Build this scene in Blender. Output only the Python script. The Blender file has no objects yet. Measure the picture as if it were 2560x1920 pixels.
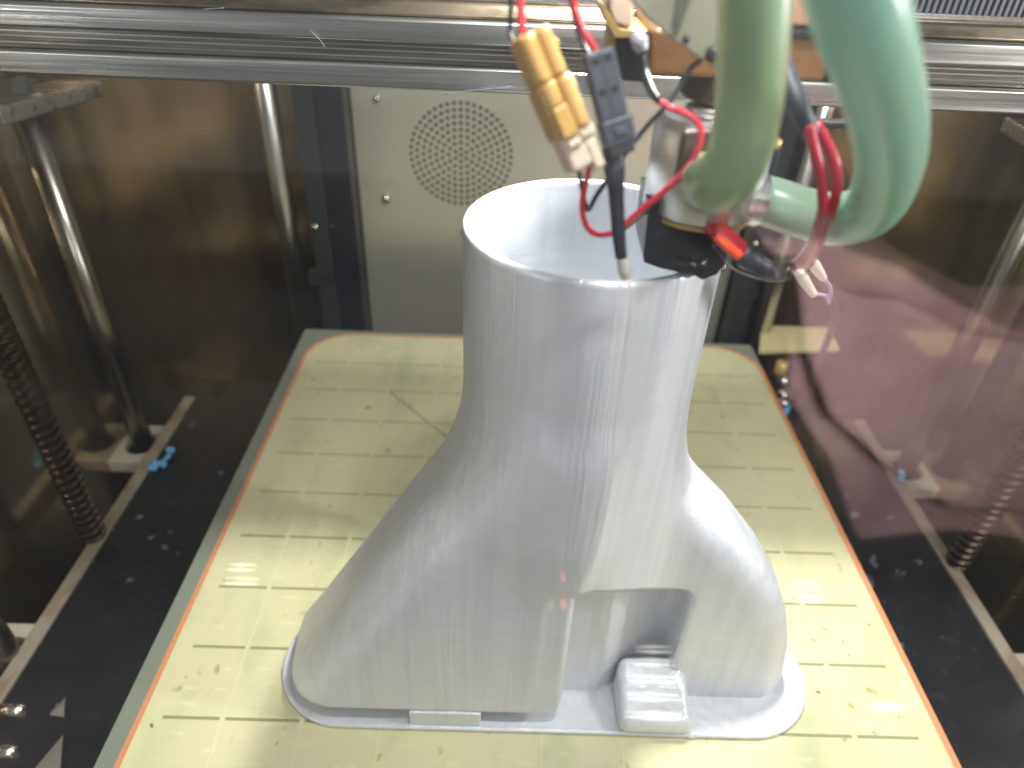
import bpy, bmesh, math, random
import numpy as np
from mathutils import Vector, Matrix
random.seed(7); np.random.seed(7)
S = 0.02                                    # one cell of the bed's printed grid = 20 mm; everything below is in cells
scn = bpy.context.scene
COL = scn.collection

# ------------------------------------------------------------------ camera
CAM = np.array([3.37377058, -4.58916239, 8.63762042])
ROT = np.array([[0.99930505, 0.00949771, 0.03604445],
                [-0.03480103, 0.58412996, 0.81091373],
                [0.01335282, 0.81160457, -0.58405456]])      # rows: right, up, forward
FPX = 1735.47655                                            # focal length in pixels of a 2560 wide frame
cd = bpy.data.cameras.new('camera'); cam = bpy.data.objects.new('camera', cd); COL.objects.link(cam)
cd.sensor_width = 36; cd.lens = FPX / 2560 * 36; cd.clip_start = 0.005; cd.clip_end = 20
mw = Matrix.Identity(4)
for i in range(3):
    mw[i][0] = ROT[0][i]; mw[i][1] = ROT[1][i]; mw[i][2] = -ROT[2][i]; mw[i][3] = CAM[i] * S
cam.matrix_world = mw
cd.dof.use_dof = True; cd.dof.focus_distance = 6.7 * S; cd.dof.aperture_fstop = 16
scn.camera = cam
scn.cycles.use_adaptive_sampling = False
scn.cycles.denoising_input_passes = 'RGB_ALBEDO'

# ------------------------------------------------------------------ world, lamps, exposure
w = bpy.data.worlds.new('World'); scn.world = w; w.use_nodes = True
bgn = w.node_tree.nodes['Background']; bgn.inputs[0].default_value = (0.93, 0.97, 1.0, 1); bgn.inputs[1].default_value = 0.25
scn.view_settings.view_transform = 'Standard'; scn.view_settings.look = 'None'
scn.view_settings.exposure = 0.0; scn.view_settings.gamma = 1


def lamp(name, loc, target, sx, sy, power, col, spread=180):
    l = bpy.data.lights.new(name, 'AREA'); l.shape = 'RECTANGLE'; l.size = sx * S; l.size_y = sy * S
    l.energy = power; l.color = col; l.spread = math.radians(spread)
    o = bpy.data.objects.new(name, l); COL.objects.link(o); o.location = Vector(loc) * S
    d = Vector(target) - Vector(loc); o.rotation_euler = d.to_track_quat('-Z', 'Y').to_euler()
    return o


lamp('chamber_led_strip', (5.2, 2.2, 11.8), (4.2, 1.8, 0), 0.8, 0.35, 0.74, (1.0, 1.0, 0.97))
lamp('front_led_strip', (4.6, -1.9, 12.0), (4.2, 3.5, 0), 1.2, 0.3, 0.2, (1.0, 1.0, 0.98))  # fill added to light the bed evenly and the print's front
lamp('right_led_strip', (12.3, -1.0, 8.6), (4.2, 1.0, 3), 0.35, 1.6, 0.27, (0.96, 0.98, 1.0))
lamp('room_lamp_left', (-12, -13, 9), (4, 1, 3), 2, 4, 0.26, (0.95, 0.97, 1.0))
lamp('room_lamp_front', (8.0, -15, 14), (4, 1, 3), 1.2, 3, 0.36, (0.95, 0.97, 1.0))
lamp('person_lamp', (11, -6.2, 5), (12.5, -17, -5), 4, 4, 1.1, (1.0, 0.97, 0.95), 100)  # light added to brighten the shirt so its reflection shows


# ------------------------------------------------------------------ pixel -> point helpers (photo pixels 2560 wide)
def ray(x, y):
    return ROT.T @ np.array([(x - 1280) / FPX, -(y - 960) / FPX, 1.0])


def hit(ax, x, y, v):
    d = ray(x, y); t = (v - CAM[ax]) / d[ax]; return CAM + t * d


K = 2560 / 2212.0


def Ay(x, y, dep):
    return hit(1, x * K, y * K, dep)           # a point of the 2212 wide view on the plane y = dep


def Az(x, y, h):
    return hit(2, x * K, y * K, h)


def pxr(wpx, p):
    return wpx * K * float(ROT[2] @ (np.array(p) - CAM)) / FPX / 2   # radius from a width in 2212-view pixels


def lin(r, g, b):
    f = lambda c: ((c / 255 + 0.055) / 1.055) ** 2.4 if c > 10 else c / 255 / 12.92
    return (f(r), f(g), f(b), 1)


# ------------------------------------------------------------------ materials
def mat(name, col, rough=0.5, metal=0.0, spec=0.5, noise=None, bump=None, rnoise=None, **kw):
    """noise=(scale(x,y,z), amount, second colour); bump=(scale(x,y,z), strength, distance)"""
    m = bpy.data.materials.new(name); m.use_nodes = True
    nt = m.node_tree; b = nt.nodes['Principled BSDF']
    b.inputs['Base Color'].default_value = col; b.inputs['Roughness'].default_value = rough
    b.inputs['Metallic'].default_value = metal; b.inputs['Specular IOR Level'].default_value = spec
    for k, v in kw.items():
        b.inputs[k.replace('_', ' ')].default_value = v
    tc = nt.nodes.new('ShaderNodeTexCoord')

    def nz(scale, detail=4.0):
        mp = nt.nodes.new('ShaderNodeMapping'); mp.inputs['Scale'].default_value = [s / S for s in scale]
        nt.links.new(tc.outputs['Object'], mp.inputs[0])
        n = nt.nodes.new('ShaderNodeTexNoise'); n.inputs['Scale'].default_value = 1.0; n.inputs['Detail'].default_value = detail
        nt.links.new(mp.outputs[0], n.inputs['Vector']); return n
    if noise:
        for sc, lo, hi, c2 in (noise if isinstance(noise, list) else [noise]):
            n = nz(sc); mr = nt.nodes.new('ShaderNodeMapRange')
            mr.inputs[1].default_value = lo; mr.inputs[2].default_value = hi
            nt.links.new(n.outputs[0], mr.inputs[0])
            mx = nt.nodes.new('ShaderNodeMix'); mx.data_type = 'RGBA'; mx.inputs[7].default_value = c2
            src = b.inputs['Base Color']
            if src.is_linked:
                nt.links.new(src.links[0].from_socket, mx.inputs[6])
            else:
                mx.inputs[6].default_value = col
            nt.links.new(mr.outputs[0], mx.inputs[0]); nt.links.new(mx.outputs[2], src)
    if rnoise:
        sc, lo, hi = rnoise
        n = nz(sc); mr = nt.nodes.new('ShaderNodeMapRange'); mr.inputs[1].default_value = 0.35; mr.inputs[2].default_value = 0.65
        mr.inputs[3].default_value = lo; mr.inputs[4].default_value = hi
        nt.links.new(n.outputs[0], mr.inputs[0]); nt.links.new(mr.outputs[0], b.inputs['Roughness'])
    if bump:
        prev = None
        for sc, st, dist in (bump if isinstance(bump, list) else [bump]):
            n = nz(sc, 3.0); bp = nt.nodes.new('ShaderNodeBump'); bp.inputs['Strength'].default_value = st
            bp.inputs['Distance'].default_value = dist * S
            nt.links.new(n.outputs[0], bp.inputs['Height'])
            if prev: nt.links.new(prev.outputs[0], bp.inputs['Normal'])
            prev = bp
        nt.links.new(prev.outputs[0], b.inputs['Normal'])
    return m


M = {}
M['pla'] = mat('silver_plastic', lin(214, 217, 221), 0.31, 0.14, 0.95, noise=[((9, 9, 0.25), 0.4, 0.7, lin(203, 206, 212)), ((1.5, 1.5, 14), 0.5, 0.75, lin(206, 209, 214))],
               bump=[((1.5, 1.5, 24), 0.16, 0.02), ((28, 28, 1.0), 0.45, 0.012), ((10, 10, 0.15), 0.28, 0.03), ((3, 3, 0.1), 0.22, 0.08)],
               Anisotropic=0.85, Anisotropic_Rotation=0.25, IOR=1.6)
nt = M['pla'].node_tree; tg = nt.nodes.new('ShaderNodeTangent'); tg.direction_type = 'RADIAL'; tg.axis = 'Z'
nt.links.new(tg.outputs[0], nt.nodes['Principled BSDF'].inputs['Tangent'])
M['sheet'] = mat('yellow_sheet', lin(204, 200, 158), 0.42, 0, 0.4,
                 noise=[((0.45, 0.45, 1), 0.35, 0.7, lin(206, 201, 164)), ((1.6, 0.9, 1), 0.5, 0.72, lin(186, 189, 148)),
                        ((6, 4, 1), 0.66, 0.74, lin(170, 165, 112)), ((2.5, 9, 1), 0.62, 0.72, lin(214, 212, 166))],
                 rnoise=((1.5, 1.5, 1), 0.34, 0.55))
M['plate_edge'] = mat('glass_edge', lin(118, 128, 110), 0.25, 0, 0.5)
M['orange'] = mat('orange_border', lin(208, 138, 96), 0.45)
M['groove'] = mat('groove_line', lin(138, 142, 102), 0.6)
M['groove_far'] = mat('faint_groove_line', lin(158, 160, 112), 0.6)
M['ridge'] = mat('pale_line', lin(210, 205, 164), 0.5)
M['scratch'] = mat('scratch_line', lin(140, 140, 92), 0.6)
M['black'] = mat('black_plate', (0.010, 0.011, 0.015, 1), 0.28, 0, 0.5, noise=((3, 3, 3), 0.6, 0.8, (0.03, 0.03, 0.036, 1)),
                 rnoise=((1, 1, 1), 0.3, 0.45))
M['steel_wall'] = mat('steel_wall', (0.58, 0.48, 0.33, 1), 0.15, 0.95, 0.5, rnoise=((0.5, 0.5, 0.25), 0.09, 0.22),
                      noise=((0.6, 0.6, 0.2), 0.45, 0.75, (0.38, 0.31, 0.21, 1)), bump=((0.12, 0.12, 0.12), 0.1, 0.3))
M['panel'] = mat('painted_panel', lin(204, 202, 188), 0.3, 0.65, 0.5)
M['hole'] = mat('dark_hole', lin(20, 26, 26), 0.9)
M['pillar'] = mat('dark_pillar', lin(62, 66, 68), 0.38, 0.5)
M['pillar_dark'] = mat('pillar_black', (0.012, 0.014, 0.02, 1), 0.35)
M['chrome'] = mat('bright_steel', (0.62, 0.61, 0.6, 1), 0.3, 1.0)
M['satin'] = mat('satin_aluminium', (0.70, 0.70, 0.70, 1), 0.38, 0.85, bump=((14, 14, 0.6), 0.12, 0.01))
M['rod'] = mat('guide_rod_steel', (0.24, 0.225, 0.19, 1), 0.27, 1.0)
M['alu'] = mat('brushed_aluminium', (0.46, 0.45, 0.42, 1), 0.3, 1.0, bump=((0.4, 20, 26), 0.3, 0.01), rnoise=((0.3, 4, 6), 0.2, 0.4))
M['alu_dark'] = mat('dirty_aluminium', (0.20, 0.185, 0.155, 1), 0.35, 1.0, noise=((0.8, 9, 9), 0.42, 0.62, (0.09, 0.085, 0.07, 1)),
                    bump=((0.5, 14, 14), 0.4, 0.012))
M['brown_rail'] = mat('grimy_rail', (0.26, 0.21, 0.15, 1), 0.3, 1.0, noise=((1.4, 5, 5), 0.45, 0.6, (0.12, 0.095, 0.06, 1)), bump=((2, 8, 8), 0.3, 0.015))
M['strip'] = mat('dull_strip', lin(166, 156, 138), 0.5, 0.2, noise=((2, 1.2, 2), 0.5, 0.7, lin(134, 112, 88)))
M['bearing'] = mat('bearing_grey', lin(196, 190, 172), 0.45, 0.1)
M['screw'] = mat('screw_steel', (0.75, 0.7, 0.62, 1), 0.22, 1.0)
M['leadscrew'] = mat('greasy_thread', (0.07, 0.05, 0.038, 1), 0.3, 1.0)
M['blue'] = mat('blue_plastic', lin(96, 168, 214), 0.45)
M['crumb'] = mat('crumbs', lin(98, 98, 108), 0.5)
M['copper'] = mat('brown_block', lin(126, 88, 54), 0.42, 0.25, noise=[((3, 3, 6), 0.45, 0.7, lin(112, 76, 46)), ((9, 9, 9), 0.62, 0.72, lin(84, 58, 40))])
M['brown_dark'] = mat('brown_washer', lin(62, 46, 34), 0.4)
M['pcb'] = mat('amber_plate', lin(176, 150, 92), 0.35, 0.3)
M['grey_paint'] = mat('grey_bracket', lin(140, 136, 122), 0.45, 0.1)
M['blackp'] = mat('black_plastic', (0.014, 0.015, 0.019, 1), 0.38, 0, 0.5)
M['conn'] = mat('dark_grey_plastic', lin(50, 54, 64), 0.42, bump=((20, 20, 20), 0.15, 0.01))
M['sock'] = mat('black_sock', (0.008, 0.008, 0.012, 1), 0.3, 0, 0.5, bump=[((4, 4, 4), 0.3, 0.06), ((16, 16, 16), 0.12, 0.02)],
                noise=((14, 14, 14), 0.7, 0.78, lin(92, 70, 48)))
M['tan'] = mat('tan_plastic', lin(180, 142, 78), 0.42, Subsurface_Weight=0.15, Subsurface_Scale=0.15 * S)
M['ivory'] = mat('ivory_plastic', lin(198, 180, 160), 0.4, Subsurface_Weight=0.2, Subsurface_Scale=0.15 * S)
M['red'] = mat('red_wire', lin(206, 44, 66), 0.4)
M['darkred'] = mat('dark_red_wire', lin(150, 22, 36), 0.36)
M['orange_red'] = mat('orange_sleeve', lin(232, 76, 40), 0.4)
M['heatshrink'] = mat('black_heatshrink', lin(34, 38, 48), 0.5)
M['bead'] = mat('glass_bead', lin(206, 202, 192), 0.12, 0, 0.6, Transmission_Weight=0.35)
M['brownwire'] = mat('brown_wire', lin(120, 98, 78), 0.5)
M['cream'] = mat('cream_tape', lin(216, 208, 168), 0.6)


def tubing(name, c1, c2):
    return mat(name, c1, 0.28, 0, 0.5, noise=((1.2, 1.2, 1.2), 0.35, 0.65, c2), Transmission_Weight=0.72,
               Subsurface_Weight=0.3, Subsurface_Scale=0.1 * S, IOR=1.38)


M['tube_green'] = tubing('green_tubing', lin(206, 214, 188), lin(204, 212, 160))
M['tube_teal'] = tubing('teal_tubing', lin(196, 220, 210), lin(204, 216, 192))
M['core_green'] = mat('green_coolant', lin(108, 150, 118), 0.4)
M['core_teal'] = mat('teal_coolant', lin(98, 182, 168), 0.4)


def clear_mat(name, tint, f0, dust=0.0):
    m = bpy.data.materials.new(name); m.use_nodes = True; nt = m.node_tree
    for n in list(nt.nodes): nt.nodes.remove(n)
    out = nt.nodes.new('ShaderNodeOutputMaterial'); mx = nt.nodes.new('ShaderNodeMixShader')
    tr = nt.nodes.new('ShaderNodeBsdfTransparent'); tr.inputs[0].default_value = tint
    gl = nt.nodes.new('ShaderNodeBsdfGlossy'); gl.inputs['Roughness'].default_value = 0.03
    gl.inputs['Color'].default_value = (1, 1, 1, 1)
    lw = nt.nodes.new('ShaderNodeLayerWeight'); lw.inputs[0].default_value = 0.5
    pw = nt.nodes.new('ShaderNodeMath'); pw.operation = 'POWER'; pw.inputs[1].default_value = 5
    ma = nt.nodes.new('ShaderNodeMath'); ma.operation = 'MULTIPLY_ADD'; ma.inputs[1].default_value = 1 - f0; ma.inputs[2].default_value = f0
    nt.links.new(lw.outputs['Facing'], pw.inputs[0]); nt.links.new(pw.outputs[0], ma.inputs[0])
    nt.links.new(ma.outputs[0], mx.inputs[0]); nt.links.new(tr.outputs[0], mx.inputs[1]); nt.links.new(gl.outputs[0], mx.inputs[2])
    if dust:
        df = nt.nodes.new('ShaderNodeBsdfDiffuse'); df.inputs[0].default_value = (0.8, 0.82, 0.8, 1)
        tc = nt.nodes.new('ShaderNodeTexCoord'); mp = nt.nodes.new('ShaderNodeMapping'); mp.inputs['Scale'].default_value = (0.5 / S, 1 / S, 6 / S)
        n = nt.nodes.new('ShaderNodeTexNoise'); n.inputs['Scale'].default_value = 1; mr = nt.nodes.new('ShaderNodeMapRange')
        mr.inputs[1].default_value = 0.3; mr.inputs[2].default_value = 0.75; mr.inputs[3].default_value = dust * 0.6; mr.inputs[4].default_value = dust * 1.6
        nt.links.new(tc.outputs['Object'], mp.inputs[0]); nt.links.new(mp.outputs[0], n.inputs['Vector']); nt.links.new(n.outputs[0], mr.inputs[0])
        m2 = nt.nodes.new('ShaderNodeMixShader'); nt.links.new(mr.outputs[0], m2.inputs[0])
        nt.links.new(mx.outputs[0], m2.inputs[1]); nt.links.new(df.outputs[0], m2.inputs[2]); mx = m2
    nt.links.new(mx.outputs[0], out.inputs[0]); return m


M['acrylic'] = clear_mat('clear_acrylic', (0.98, 0.985, 0.98, 1), 0.04, 0.008)
M['film'] = clear_mat('clear_film', (0.80, 0.76, 0.80, 1), 0.08)
M['shirt'] = mat('pink_cloth', lin(222, 180, 182), 0.9, noise=((0.4, 0.4, 0.4), 0.4, 0.65, lin(196, 150, 156)))
M['phone'] = mat('phone_black', (0.012, 0.012, 0.012, 1), 0.5)


def emit_mat(name, col, st):
    m = bpy.data.materials.new(name); m.use_nodes = True
    b = m.node_tree.nodes['Principled BSDF']; b.inputs['Base Color'].default_value = (0.8, 0.8, 0.8, 1)
    b.inputs['Emission Color'].default_value = col; b.inputs['Emission Strength'].default_value = st
    return m


M['lit'] = emit_mat('lit_lamp', (1.0, 0.97, 0.86, 1), 9.0)  # glow for the bars added to make glints in the door

# ------------------------------------------------------------------ object helpers
ORG = {}


def tag(o, label=None, cat=None, group=None, kind=None):
    if label: o['label'] = label
    if cat: o['category'] = cat
    if group: o['group'] = group
    if kind: o['kind'] = kind
    return o


def thing(name, loc, label, cat, group=None):
    o = bpy.data.objects.new(name, None); COL.objects.link(o); o.empty_display_size = 0.01
    o.location = Vector(loc) * S; ORG[o.name] = Vector(loc)
    return tag(o, label, cat, group)


def obj(name, verts, faces, m, parent=None, smooth=False, bevel=0, seg=2, label=None, kind=None, autosm=False):
    org = ORG[parent.name] if parent else Vector((0, 0, 0))
    c = Vector((0, 0, 0))
    vv = np.asarray(verts, float)
    if parent is None:
        c = Vector(((vv[:, 0].min() + vv[:, 0].max()) / 2, (vv[:, 1].min() + vv[:, 1].max()) / 2, vv[:, 2].min()))
        org = c
    me = bpy.data.meshes.new(name)
    me.from_pydata([tuple(p) for p in (vv - np.array(org)) * S], [], [tuple(f) for f in faces])
    me.materials.append(m); me.update()
    bm = bmesh.new(); bm.from_mesh(me); bmesh.ops.recalc_face_normals(bm, faces=bm.faces); bm.to_mesh(me); bm.free()
    if smooth:
        me.polygons.foreach_set('use_smooth', [True] * len(me.polygons))
    o = bpy.data.objects.new(name, me); COL.objects.link(o)
    if parent is None:
        o.location = c * S
    else:
        o.parent = parent
    ORG[o.name] = org
    if bevel:
        md = o.modifiers.new('bevel', 'BEVEL'); md.width = bevel * S; md.segments = seg; md.limit_method = 'ANGLE'
        md.angle_limit = math.radians(35)
        me.polygons.foreach_set('use_smooth', [True] * len(me.polygons))
        md.harden_normals = True
    if label: o['label'] = label
    if kind: o['kind'] = kind
    return o


class MB:
    def __init__(s): s.v = []; s.f = []

    def add(s, v, f):
        n = len(s.v); s.v += [tuple(map(float, p)) for p in v]; s.f += [tuple(i + n for i in q) for q in f]; return s

    def box(s, a, b):
        x0, y0, z0 = a; x1, y1, z1 = b
        v = [(x0, y0, z0), (x1, y0, z0), (x1, y1, z0), (x0, y1, z0), (x0, y0, z1), (x1, y0, z1), (x1, y1, z1), (x0, y1, z1)]
        return s.add(v, [(0, 3, 2, 1), (4, 5, 6, 7), (0, 1, 5, 4), (1, 2, 6, 5), (2, 3, 7, 6), (3, 0, 4, 7)])

    def obox(s, c, ax, ay, az):
        """box about centre c with half-axis vectors"""
        c = np.array(c, float); ax, ay, az = map(lambda q: np.array(q, float), (ax, ay, az)); v = []
        for k in (-1, 1):
            for i, j in ((-1, -1), (1, -1), (1, 1), (-1, 1)): v.append(c + i * ax + j * ay + k * az)
        return s.add(v, [(0, 3, 2, 1), (4, 5, 6, 7), (0, 1, 5, 4), (1, 2, 6, 5), (2, 3, 7, 6), (3, 0, 4, 7)])

    def rev(s, c, prof, n=48, axis=(0, 0, 1), caps=True):
        """profile [(r, h)] turned about the axis through c"""
        a = Vector(axis).normalized(); u = a.orthogonal().normalized(); w_ = a.cross(u); c = Vector(c)
        v = []; f = []
        for r, h in prof:
            for k in range(n):
                t = 2 * math.pi * k / n; v.append(c + a * h + (u * math.cos(t) + w_ * math.sin(t)) * r)
        for i in range(len(prof) - 1):
            for k in range(n):
                f.append((i * n + k, i * n + (k + 1) % n, (i + 1) * n + (k + 1) % n, (i + 1) * n + k))
        if caps:
            f.append(tuple(range(n))[::-1]); f.append(tuple((len(prof) - 1) * n + k for k in range(n)))
        return s.add(v, f)

    def tube(s, pts, r, n=16, sub=8, caps=True, flat=None):
        """round tube along a smooth curve; r one radius or one per point; flat=(axis vector, factor) squashes it"""
        P = [np.array(p, float) for p in pts]; rr = list(r) if hasattr(r, '__len__') else [r] * len(P)
        Q = []; RR = []
        for i in range(len(P) - 1):
            p0 = P[i - 1] if i else 2 * P[0] - P[1]; p3 = P[i + 2] if i + 2 < len(P) else 2 * P[-1] - P[-2]
            for k in range(sub):
                t = k / sub
                Q.append(0.5 * (2 * P[i] + (P[i + 1] - p0) * t + (2 * p0 - 5 * P[i] + 4 * P[i + 1] - p3) * t * t + (3 * P[i] - p0 - 3 * P[i + 1] + p3) * t ** 3))
                RR.append(rr[i] * (1 - t) + rr[i + 1] * t)
        Q.append(P[-1]); RR.append(rr[-1])
        T = [Vector(Q[min(i + 1, len(Q) - 1)] - Q[max(i - 1, 0)]).normalized() for i in range(len(Q))]
        u = T[0].orthogonal().normalized(); v = []; f = []
        for i, q in enumerate(Q):
            u = (u - T[i] * u.dot(T[i])).normalized(); w_ = T[i].cross(u)
            for k in range(n):
                a = 2 * math.pi * k / n; d = (u * math.cos(a) + w_ * math.sin(a)) * RR[i]
                if flat is not None:
                    ax = Vector(flat[0]).normalized(); d = d - ax * d.dot(ax) * (1 - flat[1])
                v.append(Vector(q) + d)
        for i in range(len(Q) - 1):
            for k in range(n): f.append((i * n + k, i * n + (k + 1) % n, (i + 1) * n + (k + 1) % n, (i + 1) * n + k))
        if caps: f.append(tuple(range(n))[::-1]); f.append(tuple((len(Q) - 1) * n + k for k in range(n)))
        return s.add(v, f)

    def prism(s, poly, d):
        """planar polygon of 3-D points pushed along vector d"""
        n = len(poly); d = np.array(d, float); v = [np.array(p, float) for p in poly]; v = v + [p + d for p in v]
        f = [tuple(range(n))[::-1], tuple(range(n, 2 * n))] + [(i, (i + 1) % n, (i + 1) % n + n, i + n) for i in range(n)]
        return s.add(v, f)

    def build(s, name, m, parent=None, **kw): return obj(name, s.v, s.f, m, parent, **kw)


# ================================================================== THE CHAMBER
FZ = -4.0; XL, XR = -4.95, 12.87; YB = 12.65; TOP = 13.0
tag(MB().box((XL - 1, -2.3, FZ - 0.4), (XR + 1, YB + 1, FZ)).build('floor', M['black']), kind='structure')
tag(MB().box((XL - 0.2, -2.3, FZ), (XL, YB, 9.6)).build('wall_left', M['steel_wall']), kind='structure')
tag(MB().box((XR, -2.3, FZ), (XR + 0.2, YB, 9.6)).build('wall_right', M['steel_wall']), kind='structure')
tag(MB().box((XL - 0.2, YB, FZ), (XR + 0.2, YB + 0.2, 9.6)).build('wall_rear', M['steel_wall']), kind='structure')

tag(MB().box((-120, -110, -34), (120, -3.4, -30)).build('room_floor', mat('dark_floor', (0.03, 0.03, 0.032, 1), 0.7)), kind='structure')

# rear panel with the round grille
PY = 12.0
rp = thing('rear_panel', (4.35, PY, FZ), 'pale grey sheet metal panel with a round hole grille behind the bed', 'panel')
x0, x1 = -0.32, 9.25
MB().box((x0, PY, FZ), (x1, PY + 0.12, 8.6)).build('sheet', M['panel'], rp, bevel=0.02)
gc = Ay(996, 335, PY); gr = abs(Ay(1104, 335, PY)[0] - gc[0])
g = MB()
for k in range(0, 9):
    n = max(1, 6 * k); rr_ = gr * k / 8
    for i in range(n):
        a = 2 * math.pi * i / n + math.pi / 2
        g.rev((gc[0] + rr_ * math.cos(a), PY - 0.012, gc[2] + rr_ * math.sin(a)), [(0.044, 0), (0.044, 0.03)], 8, (0, 1, 0))
g.build('grille_holes', M['hole'], rp, kind='stuff')
for px, py, r in ((835, 428, 9), (1003, 498, 7), (815, 212, 8), (1000, 160, 8), (1562, 575, 6)):
    p = Ay(px, py, PY - 0.02); rad = pxr(r * 2, p)
    MB().rev(p + np.array([0, 0, 0]), [(rad, 0.02), (rad, -0.06), (rad * 0.6, -0.12), (0.001, -0.13)], 16, (0, 1, 0)).build('screw', M['screw'], rp, smooth=True)


def pillar(xa, xb, side, label):
    y0 = 11.2
    t = thing('corner_pillar', ((xa + xb) / 2, y0, FZ), label, 'pillar', 'dark pillars beside the rear panel')
    mid = xa + (xb - xa) * 0.42
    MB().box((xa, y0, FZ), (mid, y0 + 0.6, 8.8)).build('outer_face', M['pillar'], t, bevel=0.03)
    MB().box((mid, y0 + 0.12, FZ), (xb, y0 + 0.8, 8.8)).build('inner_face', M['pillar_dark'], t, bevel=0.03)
    sx = xa + (mid - xa) * (0.3)
    for z in (1.75,):
        MB().rev((sx, y0 - 0.01, z), [(0.085, 0.02), (0.085, -0.04), (0.04, -0.08), (0.001, -0.085)], 14, (0, 1, 0)).build('screw', M['screw'], t, smooth=True)
        MB().rev((sx + (0.4 if side < 0 else 0.3), y0 - 0.01, z + 0.02), [(0.06, 0.02), (0.06, -0.03), (0.001, -0.04)], 12, (0, 1, 0)).build('screw', M['pillar'], t, smooth=True)
    MB().rev((sx + side * 0.12, y0 - 0.01, 0.42), [(0.24, 0.02), (0.24, -0.1), (0.12, -0.1), (0.12, -0.05), (0.001, -0.05)], 20, (0, 1, 0)).build('knob', M['pillar'], t, smooth=False)
    return t


pillar(-1.42, -0.34, -1, 'dark pillar left of the grille panel with a bright screw low down')
pillar(9.28, 10.36, 1, 'dark pillar right of the grille panel, partly behind the print')


def rod(x, y, z0, z1, r, m, label):
    t = thing('guide_rod', (x, y, z0), label, 'rod', 'vertical steel guide rods')
    MB().rev((x, y, z0), [(r, 0), (r, z1 - z0)], 32).build('shaft', m, t, smooth=True)
    return t


RX0, RX1 = -4.47, 12.4
rod(RX0, 6.95, FZ, 5.9, 0.215, M['rod'], 'steel guide rod rising through the grey bracket at the left wall')
rod(RX1, 6.95, FZ, 7.6, 0.215, M['rod'], 'steel guide rod rising through the grey bracket at the right wall')
rod(-2.0, 11.3, FZ, 8.8, 0.24, M['chrome'], 'bright steel guide rod beside the left dark pillar')
rod(10.05, 10.9, FZ, 8.8, 0.2, M['chrome'], 'bright steel guide rod behind the lower bend of the teal tube')
rod(RX0 + 0.1, 1.75, FZ, 0.1, 0.24, M['rod'], 'short steel guide rod in the nearest left bracket')
rod(RX1 - 0.1, 1.75, FZ, 0.1, 0.24, M['rod'], 'short steel guide rod at the lower right bracket')


def screwrod(x, y, label):
    r, pitch, z0, z1 = 0.22, 0.17, FZ, 6.0
    t = thing('lead_screw', (x, y, z0), label, 'lead screw', 'threaded lead screws')
    n = 14; steps = 8; v = []; f = []
    turns = int((z1 - z0) / pitch); N = turns * n
    # a helical ridge: rings of 4 profile points swept round the axis
    prof = [(r * 0.78, -0.06), (r, -0.025), (r, 0.025), (r * 0.78, 0.06)]
    for i in range(N + 1):
        a = 2 * math.pi * i / n; zc = z0 + pitch * i / n
        for rr_, h in prof: v.append((x + rr_ * math.cos(a), y + rr_ * math.sin(a), zc + h))
    for i in range(N):
        for k in range(3): f.append((i * 4 + k, i * 4 + k + 1, i * 4 + 5 + k, i * 4 + 4 + k))
    obj('thread', v, f, M['leadscrew'], t, smooth=False)
    MB().rev((x, y, z0), [(r * 0.8, 0), (r * 0.8, z1 - z0)], 20).build('core', M['leadscrew'], t, smooth=True)


screwrod(-4.15, 4.2, 'dark greasy lead screw in front of the left wall')
screwrod(12.1, 4.2, 'dark greasy lead screw in front of the right wall')

# ================================================================== BED CARRIAGE
CZ = -1.5
bc = thing('bed_carriage', (3.96, 4.0, CZ), 'black carriage plate under the yellow bed with pale edge strips', 'carriage')
MB().box((-3.95, -1.9, CZ - 0.35), (11.87, 8.6, CZ - 0.06)).build('base_plate', M['black'], bc, bevel=0.03)
for sx, xs in ((-1, -4.05), (1, 11.97)):
    MB().box((xs - 0.12, 0.9 if sx < 0 else -1.9, CZ - 0.5), (xs + 0.12, 8.55, CZ)).build('edge_strip', M['strip'], bc, bevel=0.02)
    for yb in (6.95, 1.75):
        xb = RX0 if sx < 0 else RX1
        if yb < 3: xb += 0.1 if sx < 0 else -0.1
        ring = []; hole = []
        # bracket plate with a bore round the rod
        n = 32; hw = 0.62; v = []; f = []
        for lay, z in ((0, CZ - 0.42), (1, CZ - 0.1)):
            for k in range(n):
                a = 2 * math.pi * k / n + math.pi / 4; c, s_ = math.cos(a), math.sin(a)
                q = max(abs(c), abs(s_)); v.append((xb + hw * 0.86 * c / q, yb + hw * s_ / q, z))
            for k in range(n):
                a = 2 * math.pi * k / n + math.pi / 4; v.append((xb + 0.36 * math.cos(a), yb + 0.36 * math.sin(a), z))
        for k in range(n):
            j = (k + 1) % n
            f += [(k, j, n + j, n + k), (2 * n + k, 3 * n + k, 3 * n + j, 2 * n + j), (k, 2 * n + k, 2 * n + j, j), (n + k, n + j, 3 * n + j, 3 * n + k)]
        br = obj('bearing_bracket', v, f, M['bearing'], bc, bevel=0.03)
        MB().rev((xb, yb, CZ - 0.75), [(0.355, 0), (0.355, 0.5), (0.29, 0.5), (0.29, 0.0)], 28, caps=False).build('bushing', M['blackp'], br, smooth=False)
        for dy in (-0.38, 0.38):
            MB().rev((xs - sx * 0.12, yb + dy, CZ - 0.16), [(0.09, 0), (0.09, 0.3), (0.07, 0.34), (0.001, 0.34)], 12, (-sx, 0, 0)).build('screw', M['screw'], br, smooth=True)
    for yy in (0.95, 0.35):
        MB().rev((xs - sx * (0.1 + (0.95 - yy) * 0.4), yy - 0.1, CZ - 0.05), [(0.1, 0), (0.1, 0.42), (0.001, 0.43)], 12, (-sx, 0, 0)).build('screw', M['screw'], bc, smooth=True)

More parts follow.
